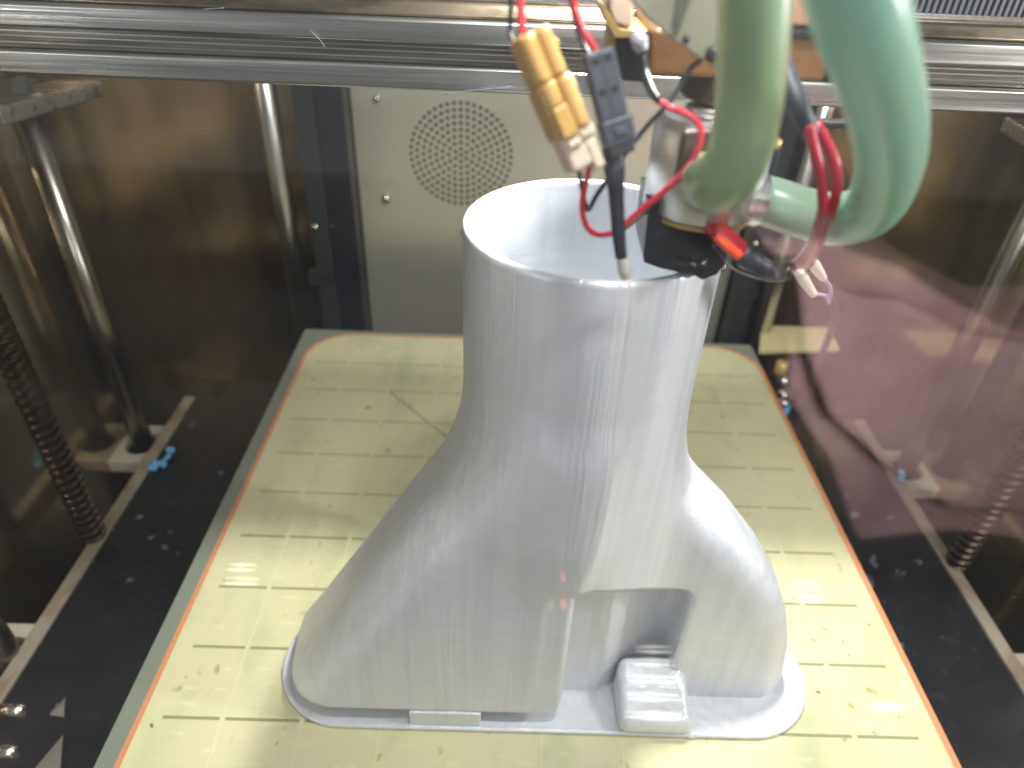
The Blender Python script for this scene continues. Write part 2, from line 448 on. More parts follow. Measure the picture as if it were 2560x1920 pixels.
# ================================================================== HEATED BED
hb = thing('heated_bed', (3.94, 4.0, -0.3), 'yellow print bed with a thin grid and an orange border line', 'print bed')
BX0, BX1, BY0, BY1 = -1.33, 9.22, -1.7, 9.36


def rrect(xa, ya, xb, yb, r, n=10):
    p = []
    for cx, cy, a0 in ((xb - r, yb - r, 0), (xa + r, yb - r, 90), (xa + r, ya + r, 180), (xb - r, ya + r, 270)):
        for i in range(n + 1):
            a = math.radians(a0 + 90 * i / n); p.append((cx + r * math.cos(a), cy + r * math.sin(a)))
    return p


MB().prism([(x, y, -0.24) for x, y in rrect(BX0, BY0, BX1, BY1, 0.06, 3)], (0, 0, 0.2)).build('glass_plate', M['plate_edge'], hb, bevel=0.02)
MB().prism([(x, y, -0.039) for x, y in rrect(BX0 + 0.03, BY0, BX1 - 0.015, BY1 - 0.02, 0.06, 3)], (0, 0, 0.03)).build('margin_sheet',
    mat('margin', lin(126, 132, 118), 0.4, 0, 0.4), hb)
MB().prism([(x, y, -0.008) for x, y in rrect(BX0 + 0.26, BY0, BX1 - 0.02, BY1 - 0.16, 1.0)], (0, 0, 0.004)).build('border_line', M['orange'], hb)
sh_ = MB().prism([(x, y, -0.003) for x, y in rrect(BX0 + 0.335, BY0, BX1 - 0.115, BY1 - 0.225, 0.93)], (0, 0, 0.003)).build('sheet', M['sheet'], hb)
for i in range(0, 9):
    wj = 0.013
    v = []; f = []
    for k in range(41):
        y = BY0 + (BY1 - 0.5 - BY0) * k / 40; dx = 0.012 * math.sin(k * 1.7 + i)
        ww = wj * (0.6 + 0.5 * abs(math.sin(k * 0.9 + 2 * i)))
        v += [(i + dx - ww, y, 0.0008), (i + dx, y, 0.006), (i + dx + ww, y, 0.0008)]
    for k in range(40):
        b_ = 3 * k; f += [(b_, b_ + 1, b_ + 4, b_ + 3), (b_ + 1, b_ + 2, b_ + 5, b_ + 4)]
    obj('grid_line', v, f, M['ridge'], hb, smooth=True)
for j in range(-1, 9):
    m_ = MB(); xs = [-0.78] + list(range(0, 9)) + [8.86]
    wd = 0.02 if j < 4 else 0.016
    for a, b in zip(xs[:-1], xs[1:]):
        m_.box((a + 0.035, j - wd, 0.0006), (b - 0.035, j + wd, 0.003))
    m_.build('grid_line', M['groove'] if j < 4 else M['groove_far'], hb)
a, b = Az(840, 845, 0), Az(972, 950, 0); d = (b - a) / np.linalg.norm(b - a); nn = np.array([-d[1], d[0], 0]) * 0.016
e = a + d * 5.0
MB().add([a - nn + (0, 0, .0012), a + nn + (0, 0, .0012), e + nn + (0, 0, .0012), e - nn + (0, 0, .0012)], [(0, 1, 2, 3)]).build('diagonal_line', M['scratch'], hb)
# specks of dirt on the bed
m_ = MB()
for px, py, s_ in ((384, 1812, 9), (1988, 1497, 5), (1885, 1540, 4), (2170, 1560, 5), (2120, 1640, 6), (2045, 1730, 6), (1700, 1790, 4), (1490, 890, 5),
                   (2110, 1605, 5), (2080, 1490, 4), (1960, 1640, 4), (470, 1690, 3), (560, 1450, 3), (700, 1290, 3), (2250, 1790, 4), (2190, 1835, 5), (2330, 1810, 3)):
    p = hit(2, px, py, 0.0) if px > 1600 or px < 600 else Az(px, py, 0)
    for q in range(3):
        c = p + np.array([random.uniform(-.03, .03), random.uniform(-.03, .03), 0]); r = s_ * 0.0025 * random.uniform(.5, 1)
        m_.rev(c, [(r, 0.0005), (r * 0.8, 0.012), (0.001, 0.014)], 7)
m_.build('dirt_specks', mat('dirt', lin(112, 104, 70), 0.7), hb, kind='stuff')

# ================================================================== THE PRINT
PYC = 0.87


def spoly(px, pz, poly):
    d = None; s = 1.0; N = len(poly)
    for i in range(N):
        ax, az = poly[i]; bx, bz = poly[i - 1]
        ex, ez = bx - ax, bz - az; wx, wz = px - ax, pz - az
        t = np.clip((wx * ex + wz * ez) / (ex * ex + ez * ez), 0, 1)
        q = (wx - ex * t) ** 2 + (wz - ez * t) ** 2
        d = q if d is None else np.minimum(d, q)
        c1 = pz >= az; c2 = pz < bz; c3 = ex * wz > ez * wx
        flip = (c1 & c2 & c3) | (~c1 & ~c2 & ~c3)
        s = np.where(flip, -s, s)
    return s * np.sqrt(d)


def smin(a, b, k):
    h = np.clip(0.5 + 0.5 * (b - a) / k, 0, 1); return b + (a - b) * h - k * h * (1 - h)


def smax(a, b, k): return -smin(-a, -b, k)


def slab(d2, dy, r):
    a = d2 + r; b = dy + r
    return np.minimum(np.maximum(a, b), 0) + np.sqrt(np.maximum(a, 0) ** 2 + np.maximum(b, 0) ** 2) - r


def sbox(x, y, z, a, b, r=0.0):
    c = [(p + q) / 2 for p, q in zip(a, b)]; h = [(q - p) / 2 - r for p, q in zip(a, b)]
    qx, qy, qz = np.abs(x - c[0]) - h[0], np.abs(y - c[1]) - h[1], np.abs(z - c[2]) - h[2]
    return np.sqrt(np.maximum(qx, 0) ** 2 + np.maximum(qy, 0) ** 2 + np.maximum(qz, 0) ** 2) + np.minimum(np.maximum(np.maximum(qx, qy), qz), 0) - r


LEFTP = [(0.62, -1.0), (0.62, 0.05), (0.72, 0.36), (1.03, 0.85), (2.4, 3.09), (2.74, 3.62), (3.15, 4.3), (3.6, 5.0), (4.6, 5.0), (5.2, 3.6), (5.2, -1.0)]
RIGHTP = [(0.80, -1.0), (0.80, 0.5), (1.3, 1.1), (4.0, 2.0), (4.0, 4.9), (4.7, 4.9), (5.1, 4.15), (5.34, 3.72), (5.56, 3.46), (6.0, 3.0), (6.46, 2.42), (6.76, 1.96), (6.98, 1.47), (7.14, 0.94), (7.24, 0.3), (7.26, -1.0)]
TX, TY, TR, TH, NZ = 4.09, 0.96, 1.10, 6.35, 5.2


def tcy(z):
    t = np.clip((4.9 - z) / 2.4, 0, 1); return TY + 0.09 * t * t * (3 - 2 * t)


def sdf(x, y, z):
    L = slab(spoly(x, z, LEFTP), np.abs(y - 0.85) - 0.88, 0.62)
    # the left duct hangs clear of the brim: rounded lower corners, square right side
    cr_ = np.where(x < 2.4, 0.5, 0.24)
    qx, qz = np.abs(x - 2.41) - (1.81 - cr_), np.abs(z - 4.33) - (4.0 - cr_)
    C2 = np.sqrt(np.maximum(qx, 0) ** 2 + np.maximum(qz, 0) ** 2) + np.minimum(np.maximum(qx, qz), 0) - cr_
    L = smax(L, C2, 0.10)
    Rr = slab(spoly(x, z, RIGHTP), np.abs(y - 0.98) - 0.54, 0.40)
    rad = np.sqrt((x - TX) ** 2 + (y - tcy(z)) ** 2)
    T = rad - TR
    B = smin(smax(Rr, z - 4.9, 0.5), T, 0.42)
    rec = sbox(x, y - 0.5 * np.clip((x - 4.75) / 0.8, 0, 1), z + 1.1 * np.clip(y + 0.1, 0, 0.9), (3.9, -1.0, -0.6), (5.62, 0.47, 2.82), 0.12)
    rec = np.minimum(rec, sbox(x, y, z, (1.0, -1.0, -0.6), (4.3, 0.47, 0.8), 0.1))
    B = smax(B, -rec, 0.07)
    d = smin(smax(L, z - 4.9, 0.5), B, np.clip((z - 2.2) * 0.35, 0.05, 0.42))
    d = np.maximum(d, -np.maximum(rad - (TR - 0.075), 3.2 - z))
    d = np.maximum(d, np.maximum(z - NZ, 0.06 - z))
    return d


def surface_nets(fn, lo, hi, h):
    ax = [np.arange(lo[i], hi[i] + h, h) for i in range(3)]
    D = np.broadcast_to(fn(ax[0][:, None, None], ax[1][None, :, None], ax[2][None, None, :]), [len(a) for a in ax]).astype(np.float32)
    neg = D < 0
    nx, ny, nz = [n - 1 for n in D.shape]
    cnt = np.zeros((nx, ny, nz), np.uint8)
    for i in (0, 1):
        for j in (0, 1):
            for k in (0, 1): cnt += neg[i:i + nx, j:j + ny, k:k + nz]
    act = (cnt > 0) & (cnt < 8)
    idx = -np.ones(act.shape, np.int64); cells = np.argwhere(act); idx[act] = np.arange(len(cells))
    acc = np.zeros((len(cells), 3)); num = np.zeros(len(cells))
    ci, cj, ck = cells.T
    for a in range(3):
        o = [b for b in range(3) if b != a]
        for u in (0, 1):
            for v_ in (0, 1):
                off0 = [0, 0, 0]; off0[o[0]] = u; off0[o[1]] = v_; off1 = list(off0); off1[a] = 1
                d0 = D[ci + off0[0], cj + off0[1], ck + off0[2]]; d1 = D[ci + off1[0], cj + off1[1], ck + off1[2]]
                cr = (d0 < 0) != (d1 < 0); t = np.where(cr, d0 / np.where(cr, d0 - d1, 1), 0)
                p = np.array(off0, float)[None, :] + np.zeros((len(cells), 3)); p[:, a] += t
                acc += p * cr[:, None]; num += cr
    V = (cells + acc / num[:, None]) * h + np.array(lo)
    F = []
    for a in range(3):
        sl0 = [slice(None)] * 3; sl1 = [slice(None)] * 3; sl0[a] = slice(0, -1); sl1[a] = slice(1, None)
        cr = neg[tuple(sl0)] != neg[tuple(sl1)]; E_ = np.argwhere(cr)
        s0 = neg[tuple(sl0)][cr]
        o1, o2 = (a + 1) % 3, (a + 2) % 3
        ok = (E_[:, o1] > 0) & (E_[:, o2] > 0) & (E_[:, o1] < D.shape[o1] - 1) & (E_[:, o2] < D.shape[o2] - 1)
        E_ = E_[ok]; s0 = s0[ok]
        def g_(p, q):
            c = E_.copy(); c[:, o1] -= p; c[:, o2] -= q; return idx[c[:, 0], c[:, 1], c[:, 2]]
        q = np.stack([g_(1, 1), g_(0, 1), g_(0, 0), g_(1, 0)], 1)
        q[~s0] = q[~s0][:, ::-1]
        F.append(q)
    return V, np.concatenate(F)


def grad(fn, V, e=0.012):
    G_ = np.zeros_like(V)
    for a in range(3):
        P = V.copy(); P[:, a] += e; Q = V.copy(); Q[:, a] -= e
        G_[:, a] = (fn(P[:, 0], P[:, 1], P[:, 2]) - fn(Q[:, 0], Q[:, 1], Q[:, 2])) / (2 * e)
    return G_


pn = thing('printed_nozzle', (4.09, PYC, 0), 'silver grey printed duct with a round neck flaring to a wide base', 'printed part')
V, F = surface_nets(sdf, (0.3, -0.45, 0.04), (7.6, 2.3, 5.3), 0.034)
for _ in range(2):
    G_ = grad(sdf, V, 0.006); n2 = np.maximum((G_ ** 2).sum(1), 0.3)
    step = (sdf(V[:, 0], V[:, 1], V[:, 2]) / n2)[:, None] * G_
    V -= np.clip(step, -0.02, 0.02)
N_ = grad(sdf, V, 0.02); N_ /= np.maximum(np.linalg.norm(N_, axis=1, keepdims=True), 1e-6)


def npmesh(name, V, F, N_, m, parent):
    me = bpy.data.meshes.new(name)
    me.vertices.add(len(V)); me.vertices.foreach_set('co', ((V - np.array(ORG[parent.name])) * S).astype(np.float32).ravel())
    me.loops.add(F.size); me.loops.foreach_set('vertex_index', F.astype(np.int32).ravel())
    me.polygons.add(len(F)); me.polygons.foreach_set('loop_start', np.arange(0, F.size, 4, dtype=np.int32))
    me.polygons.foreach_set('loop_total', np.full(len(F), 4, np.int32))
    me.update(calc_edges=True); me.validate()
    me.polygons.foreach_set('use_smooth', [True] * len(me.polygons))
    if N_ is not None: me.normals_split_custom_set_from_vertices(N_.tolist())
    me.materials.append(m)
    o = bpy.data.objects.new(name, me); COL.objects.link(o); o.parent = parent; ORG[o.name] = ORG[parent.name]
    return o


npmesh('body', V, F, N_, M['pla'], pn)
hz = np.linspace(NZ, TH - 0.03, 40)
prof = [(TR - 0.0765, NZ - 0.06)] + [(TR - 0.075 + 0.0003 * math.sin(k * 2.1) - 0.0015, z) for k, z in enumerate(hz[1:])] + [(TR - 0.068, TH - 0.012), (TR - 0.055, TH - 0.002), (TR - 0.04, TH), (TR - 0.02, TH - 0.002), (TR - 0.006, TH - 0.012)]
prof += [(TR + 0.0003 * math.sin(k * 2.1) + 0.0015, z) for k, z in enumerate(hz[::-1][:-1])] + [(TR + 0.0015, NZ - 0.06)]
MB().rev((TX, TY, 0), prof, 160, caps=False).build('neck', M['pla'], pn, smooth=True)


def stadium(xa, xb, ya, yb, n=28):
    r = (yb - ya) / 2; p = []
    for cx, a0 in ((xb - r, -90), (xa + r, 90)):
        for i in range(n + 1):
            a = math.radians(a0 + 180 * i / n); p.append((cx + r * math.cos(a), (ya + yb) / 2 + r * math.sin(a)))
    return p


MB().prism([(x, y, 0.006) for x, y in stadium(0.56, 7.60, -0.09, 1.76)], (0, 0, 0.075)).build('flange', M['pla'], pn, bevel=0.03, seg=3)
MB().box((2.36, -0.05, 0.08), (3.25, 0.5, 0.36)).build('support_tab', M['pla'], pn, bevel=0.02)
# lug standing on the front of the flange
lug = [(4.98, 0.52), (4.93, 0.13), (4.97, -0.12)]
v = [(4.95, -0.11, 0.083), (5.90, -0.11, 0.083), (5.90, 0.60, 0.083), (4.95, 0.60, 0.083),
     (4.97, -0.11, 0.36), (5.86, -0.11, 0.36), (5.80, 0.60, 0.72), (4.97, 0.60, 0.72)]
obj('lug', v, [(0, 3, 2, 1), (4, 5, 6, 7), (0, 1, 5, 4), (1, 2, 6, 5), (2, 3, 7, 6), (3, 0, 4, 7)], M['pla'], pn, bevel=0.11, seg=4)
MB().box((5.84, -0.10, 0.004), (5.95, -0.02, 0.06)).build('stray_blob', M['pla'], pn, bevel=0.02)

# ================================================================== X GANTRY
GY = 2.5
xg = thing('gantry_beam', (4.0, GY, 6.98), 'stepped aluminium gantry beam crossing above the print', 'gantry')
GX0, GX1 = -5.5, 13.4


def bar(name, prof, m, bevel=0.03, parent=xg):
    """prof: (y, z) outline extruded along x"""
    return MB().prism([(GX0, y, z) for y, z in prof], (GX1 - GX0, 0, 0)).build(name, m, parent, bevel=bevel, seg=3)


bar('lower_bar', [(GY, 6.985), (GY + 1.0, 6.985), (GY + 1.0, 7.205), (GY, 7.205)], M['alu'], 0.028)
bar('groove_strip', [(GY + 0.10, 7.207), (GY + 1.0, 7.207), (GY + 1.0, 7.392), (GY + 0.10, 7.392)], M['alu_dark'], 0.01)
for dz in (0.045, 0.10, 0.145):
    MB().box((GX0, GY + 0.085, 7.207 + dz), (GX1, GY + 0.098, 7.207 + dz + 0.012)).build('groove_lip', M['alu'], xg)
bar('upper_bar', [(GY + 0.02, 7.394), (GY + 1.0, 7.394), (GY + 1.0, 7.60), (GY + 0.02, 7.60)], M['alu'], 0.03)
bar('grimy_shelf', [(GY + 0.12, 7.602), (GY + 1.4, 7.602), (GY + 1.4, 7.74), (GY + 0.18, 7.74)], M['brown_rail'], 0.03)
MB().rev((GX0, GY + 0.34, 7.80), [(0.13, 0), (0.13, GX1 - GX0)], 28, (1, 0, 0)).build('guide_rod', M['chrome'], xg, smooth=True)
MB().rev((GX0, GY + 0.75, 8.0), [(0.13, 0), (0.13, GX1 - GX0)], 28, (1, 0, 0)).build('guide_rod', M['alu_dark'], xg, smooth=True)
bar('back_plate', [(GY + 1.05, 7.75), (GY + 1.3, 7.75), (GY + 1.3, 8.9), (GY + 1.05, 8.9)], M['alu_dark'], 0.02)
# thin plastic strings stuck to the beam
for pts in (((1110, 236), (1180, 226), (1280, 217)), ((420, 38), (500, 24), (560, 20)), ((775, 76), (800, 100), (812, 118))):
    P_ = [hit(1, x, y, GY - 0.01 if y > 60 else GY + 0.1) for x, y in pts]
    MB().tube(P_, 0.0035, 6, 6).build('plastic_string', M['crumb'], xg, smooth=True)

tb = thing('timing_belt', (10, GY + 0.2, 8.0), 'black ribbed timing belt above the gantry at top right', 'belt')
p0, p1 = Ay(1955, 10, GY + 0.05), Ay(2290, 16, GY + 0.05)
zb = p0[2]
MB().box((p0[0], GY + 0.05, zb - 0.06), (12.9, GY + 0.09, zb + 0.16)).build('strip', M['blackp'], tb)
tv = MB(); x = p0[0]; k = 0
while x < 12.9:
    tv.box((x, GY + 0.0, zb - 0.06), (x + 0.028, GY + 0.05, zb + 0.16)); x += 0.06
tv.build('teeth', mat('belt_rubber', (0.05, 0.055, 0.065, 1), 0.5), tb, kind='stuff')

# end bars that carry the rods
eb = thing('rod_bracket', tuple(Ay(60, 235, 6.9)), 'dull aluminium bar with a round screw under the gantry at upper left', 'bracket')
c0, c1 = Ay(-60, 250, 5.6), Ay(175, 190, 8.6)
ax_ = (c1 - c0) / 2; up = np.array([0, 0, 0.13]); sd = np.array([0.42, 0, 0])
MB().obox((c0 + c1) / 2, ax_, sd, up).build('bar', M['alu'], eb, bevel=0.04)
pc = Ay(92, 230, 6.9) + np.array([0, -0.1, 0.1])
MB().rev(pc, [(0.13, -0.1), (0.13, 0.1), (0.08, 0.13), (0.001, 0.13)], 18).build('screw', M['screw'], eb, smooth=True)
eb2 = thing('rod_bracket', tuple(Ay(2200, 270, 7.0)), 'dull aluminium bar end at the upper right picture edge', 'bracket')
c0, c1 = Ay(2290, 330, 6.0), Ay(2172, 262, 8.4)
MB().obox((c0 + c1) / 2 + np.array([0.2, 0, -0.05]), (c1 - c0) / 2, sd * 0.6, up).build('bar', M['alu'], eb2, bevel=0.04)

# pale plate and spring beyond the bed's right rear corner
mp_ = thing('mounting_plate', tuple(Az(1720, 740, -0.6)), 'pale yellow plate lying behind the right rear corner of the bed', 'plate')
q = [Az(1645, 702, -0.5), Az(1790, 707, -0.5), Az(1815, 752, -0.5), Az(1640, 757, -0.5)]
MB().prism(q, (0, 0, -0.12)).build('plate', mat('pale_plate', lin(196, 186, 140), 0.5), mp_, bevel=0.02)
q = [Az(1700, 760, -0.6), Az(1705, 752, -0.6)]
sp = thing('levelling_screw', tuple(Az(1690, 840, -1.4)), 'brass and steel levelling screw with spring beside the right edge of the bed', 'screw')
for (px, py, wd, hh, mm) in ((1688, 795, 26, 0.34, M['pcb']), (1692, 822, 22, 0.2, M['chrome']), (1693, 850, 24, 0.12, M['screw']), (1694, 868, 26, 0.12, M['chrome']), (1695, 885, 20, 0.3, M['blue'])):
    p = Ay(px, py, 8.2); r = pxr(wd, p)
    MB().rev(p - np.array([0, 0, hh / 2]), [(r, 0), (r * 1.05, hh * 0.3), (r, hh)], 16).build('collar', mm, sp, smooth=True)
lw_ = thing('looped_lead', tuple(Ay(1780, 700, 8)), 'dusky lead looping down behind the red cable loop', 'cable')
MB().tube([Ay(1770, 600, 6.5), Ay(1795, 640, 7), Ay(1803, 680, 7.4), Ay(1790, 730, 7.8), Ay(1765, 790, 8.0), Ay(1755, 830, 8.2)], 0.07, 10).build('lead', mat('dusky_lead', lin(96, 78, 82), 0.5), lw_, smooth=True)

# scraps on the carriage plate
def scrap(px, py, z, label, m, n=7, size=0.16):
    c = Az(px, py, z); mb = MB(); rnd = random.Random(px)
    for k in range(n):
        o = c + np.array([rnd.uniform(-.14, .14), rnd.uniform(-.28, .28), rnd.uniform(0.04, .16)])
        a = Vector((rnd.uniform(-1, 1), rnd.uniform(-1, 1), rnd.uniform(-.4, .4))).normalized() * size
        b_ = a.orthogonal().normalized() * size * 0.7; c_ = a.cross(b_).normalized() * size * 0.35
        mb.obox(o, a, b_, c_)
    t = tag(mb.build('plastic_scrap', m, bevel=0.02), label, 'plastic scrap', 'blue plastic scraps')


scrap(348, 1000, CZ, 'light blue crumpled plastic scrap beside the left bracket', M['blue'], 7, 0.085)
scrap(1942, 1040, CZ, 'small pale blue plastic scrap beside the right bracket', mat('pale_blue', lin(150, 190, 226), 0.4), 5, 0.07)
mb = MB(); rnd = random.Random(5)
sp_pts = [(420, 917, 7), (368, 1150, 5), (385, 1195, 4), (360, 1185, 7), (330, 1160, 6), (470, 1270, 4), (285, 1250, 6), (300, 1115, 8), (1845, 1115, 8), (1880, 1255, 12), (1885, 1215, 13), (1985, 1215, 7), (1940, 1235, 9), (1950, 1395, 6), (1925, 1120, 6), (1830, 1070, 5), (130, 1525, 12), (260, 1620, 9), (480, 1020, 5), (560, 1000, 4)]
for _ in range(60):
    sp_pts.append((rnd.uniform(240, 560), rnd.uniform(960, 1360), rnd.uniform(0.8, 2.0)))
    sp_pts.append((rnd.uniform(1840, 2120), rnd.uniform(1130, 1500), rnd.uniform(0.8, 1.8)))
for px, py, s_ in sp_pts:
    c = Az(px, py, CZ - 0.06)
    if not (-3.9 < c[0] < 11.8): continue
    r = pxr(s_ * 1.6, c)
    for k in range(2):
        a = Vector((rnd.uniform(-1, 1), rnd.uniform(-1, 1), rnd.uniform(-.3, .3))).normalized() * r
        b_ = a.orthogonal().normalized() * r * rnd.uniform(.3, .8)
        mb.obox(c + np.array([rnd.uniform(-r, r), rnd.uniform(-r, r), r * 0.3]), a, b_, a.cross(b_).normalized() * r * 0.25)
tag(mb.build('plastic_crumbs', M['crumb']), 'pale plastic crumbs scattered on the black carriage plate', 'crumbs', kind='stuff')
for px, py, lab in ((105, 1640, 'white torn scrap lying at the lower left picture edge'), (128, 1528, 'small pale torn scrap near the lower left picture edge')):
    c = Az(px, py, CZ - 0.05); k = 0.30 if py > 1600 else 0.14
    tag(MB().prism([c + np.array(q) for q in ((-.5 * k, -.9 * k, 0), (1.1 * k, -1.1 * k, 0), (.55 * k, .2 * k, .05), (.1 * k, 1.1 * k, .0))], (0, 0, 0.02)).build('paper_scrap', mat('torn_scrap', lin(122, 119, 112), 0.7)), lab, 'scrap')

# ================================================================== PRINT HEAD
HX, HY = 4.72, 0.12
ph = thing('print_head', (HX, HY, 6.35), 'print head with steel cylinder, brown block and black heater block over the rim', 'print head')
MB().rev((HX - 0.03, HY - 0.1, 6.352), [(0.035, 0), (0.06, 0.02), (0.11, 0.06), (0.13, 0.10), (0.13, 0.18)], 24).build('nozzle_tip', M['sock'], ph, smooth=True)
# black heater block: uneven lump, lower edge dips towards the front corner
fy = -0.02
top = [Ay(1396, 455, fy), Ay(1480, 474, fy - 0.12), Ay(1560, 470, fy - 0.05)]
f1 = [Ay(1389, 555, fy), Ay(1392, 568, fy), Ay(1428, 580, fy - 0.02), Ay(1470, 590, fy - 0.08), Ay(1488, 588, fy - 0.10), Ay(1518, 606, fy - 0.12), Ay(1530, 600, fy - 0.1), Ay(1548, 594, fy - 0.05), Ay(1568, 570, fy + 0.05), Ay(1572, 535, fy + 0.1), Ay(1572, 440, fy + 0.1), Ay(1402, 440, fy)]
sk = MB().prism(f1, (0.02, 0.55, 0.0)).build('heater_block', M['sock'], ph, bevel=0.008, seg=2)
# steel cylinder
czb = 6.80; czt = 7.44; cr = 0.405
cxc, cyc = HX + 0.02, HY + 0.10
MB().rev((cxc, cyc, czb), [(cr * 0.9, 0), (cr, 0.02), (cr, czt - czb - 0.05), (cr - 0.05, czt - czb), (0.2, czt - czb), (0.2, czt - czb + 0.02)], 64).build('steel_cylinder', M['satin'], ph, bevel=0)
ph_c = bpy.data.objects['steel_cylinder']
for pl in ph_c.data.polygons: pl.use_smooth = len(pl.vertices) == 4 and abs(pl.normal.z) < 0.5
MB().rev((cxc, cyc, czb - 0.035), [(cr * 0.93, 0), (cr * 0.93, 0.033)], 48).build('amber_ring', M['pcb'], ph, smooth=False)
MB().rev((cxc - 0.02, cyc, czt + 0.02), [(0.2, 0), (0.2, 0.05), (0.145, 0.06), (0.145, 0.22), (0.17, 0.23), (0.17, 0.30)], 36).build('heat_break', M['chrome'], ph, smooth=True)
# side window in the cylinder, dark and oily, with a hex fitting
pw_ = Ay(1500, 330, -0.33)
MB().obox(Ay(1498, 335, -0.27), (0.10, 0.02, 0), (0, 0.05, 0.0), (0, 0, 0.16)).build('side_opening', M['brown_dark'], ph, bevel=0.03)
for px, py, yy, r in ((1515, 400, -0.24, 0.20), (1640, 415, 0.16, 0.20)):
    pass
MB().rev(Ay(1535, 385, -0.40), [(0.13, -0.05), (0.13, 0.1), (0.16, 0.1), (0.16, 0.3)], 28, (0.1, 1, 0)).build('hose_barb', M['brown_dark'], ph, smooth=False)
MB().rev(Ay(1632, 430, 0.10), [(0.185, 0.03), (0.185, -0.05), (0.2, -0.06), (0.2, -0.35)], 28, (1, 0.0, -0.12)).build('hose_barb', M['chrome'], ph, smooth=False)
MB().obox(Ay(1652, 345, 0.25), (0.07, 0, 0), (0, 0.08, 0), (0, 0, 0.09)).build('side_fitting', M['blackp'], ph, bevel=0.02)
MB().rev(Ay(1667, 318, 0.2), [(0.06, 0), (0.06, 0.05), (0.03, 0.07)], 12).build('brass_cap', M['pcb'], ph, smooth=True)
# washer, brown block, clips
wz = Ay(1505, 190, 0.1)[2]
MB().rev((cxc + 0.12, cyc + 0.1, wz - 0.09), [(0.36, 0), (0.38, 0.03), (0.38, 0.15)], 40).build('dark_washer', M['brown_dark'], ph, smooth=False)
bz0 = Ay(1600, 172, 0.0)[2]; bz1 = Ay(1600, 70, 0.0)[2]
bl = Ay(1400, 150, 0.0); brr = Ay(1795, 130, 0.0)
MB().box((bl[0], 0.0, bz0), (brr[0], 0.9, bz1)).build('brown_block', M['copper'], ph, bevel=0.03)
MB().box((bl[0] + 0.75, 0.05, bz1 + 0.03), (brr[0] + 0.02, 0.85, bz1 + 0.30)).build('upper_brown_block', mat('pale_brown_block', lin(172, 132, 106), 0.4, 0.2), ph, bevel=0.03)
MB().box((bl[0] + 0.8, -0.03, bz1 - 0.02), (brr[0] + 0.03, 0.88, bz1 + 0.028)).build('black_gasket', M['blackp'], ph, bevel=0.01)
MB().prism([(brr[0] + 0.003, -0.02, bz0 + 0.0), (brr[0] + 0.055, -0.02, bz0 + 0.02), (brr[0] + 0.10, -0.02, bz1 + 0.02), (brr[0] + 0.003, -0.02, bz1 + 0.02)], (0, 0.8, 0)).build('black_clip', M['blackp'], ph, bevel=0.01)
# grey bent bracket in front of the block
yq = -0.35
poly = [Ay(1338, -30, yq), Ay(1560, -30, yq), Ay(1562, 100, yq), Ay(1535, 132, yq), Ay(1515, 130, yq), Ay(1460, 92, yq), Ay(1430, 68, yq), Ay(1395, 40, yq)]
gb = MB().prism(poly, (0.0, 0.12, 0)).build('grey_bracket', M['grey_paint'], ph, bevel=0.015)
poly = [Ay(1468, -30, yq - 0.02), Ay(1500, -30, yq - 0.02), Ay(1470, 58, yq - 0.02), Ay(1454, 60, yq - 0.02)]
MB().prism(poly, (0, 0.015, 0)).build('bracket_slot', mat('slot_grey', lin(84, 88, 80), 0.5), gb)
MB().rev(Ay(1540, 118, yq - 0.005), [(0.045, 0.0), (0.045, -0.03), (0.02, -0.04)], 14, (0, 1, 0)).build('black_screw', M['blackp'], ph, smooth=True)
MB().rev(Ay(1482, 83, yq - 0.005), [(0.02, 0.0), (0.02, -0.02)], 10, (0, 1, 0)).build('black_screw', M['blackp'], ph, smooth=True)
# ivory cap and amber plate at the left of the bracket
yq = 0.25
MB().prism([Ay(1318, -30, yq), Ay(1370, -30, yq), Ay(1366, 62, yq), Ay(1330, 52, yq), Ay(1318, 20, yq)], (0, 0.4, 0)).build('clear_cap', M['ivory'], ph, bevel=0.02)
MB().prism([Ay(1303, 18, yq - .02), Ay(1318, 28, yq - .02), Ay(1338, 62, yq - .02), Ay(1418, 66, yq - .02), Ay(1420, 80, yq - .02), Ay(1328, 82, yq - .02), Ay(1305, 38, yq - .02)], (0, 0.5, 0)).build('amber_plate', M['pcb'], ph, bevel=0.008)
MB().prism([Ay(1316, 72, yq + .1), Ay(1330, 72, yq + .1), Ay(1330, 128, yq + .1), Ay(1314, 125, yq + .1)], (0, 0.3, 0)).build('amber_leg', M['pcb'], ph, bevel=0.008)
MB().prism([Ay(1326, 78, yq + .15), Ay(1420, 78, yq + .15), Ay(1410, 180, yq + .15), Ay(1345, 175, yq + .15), Ay(1326, 140, yq + .15)], (0, 0.3, 0)).build('dark_carriage', M['blackp'], ph, bevel=0.01)

# ================================================================== SILICONE HOSES
def hose(name, pts, w0, m, mc, label):
    P_ = [Ay(*p) for p in pts]
    t = thing(name, tuple(P_[-1]), label, 'hose')
    MB().tube(P_, w0, 40, 10).build('tubing', m, t, smooth=True)
    MB().tube(P_, w0 * 0.6, 28, 10).build('coolant', mc, t, smooth=True)
    return t


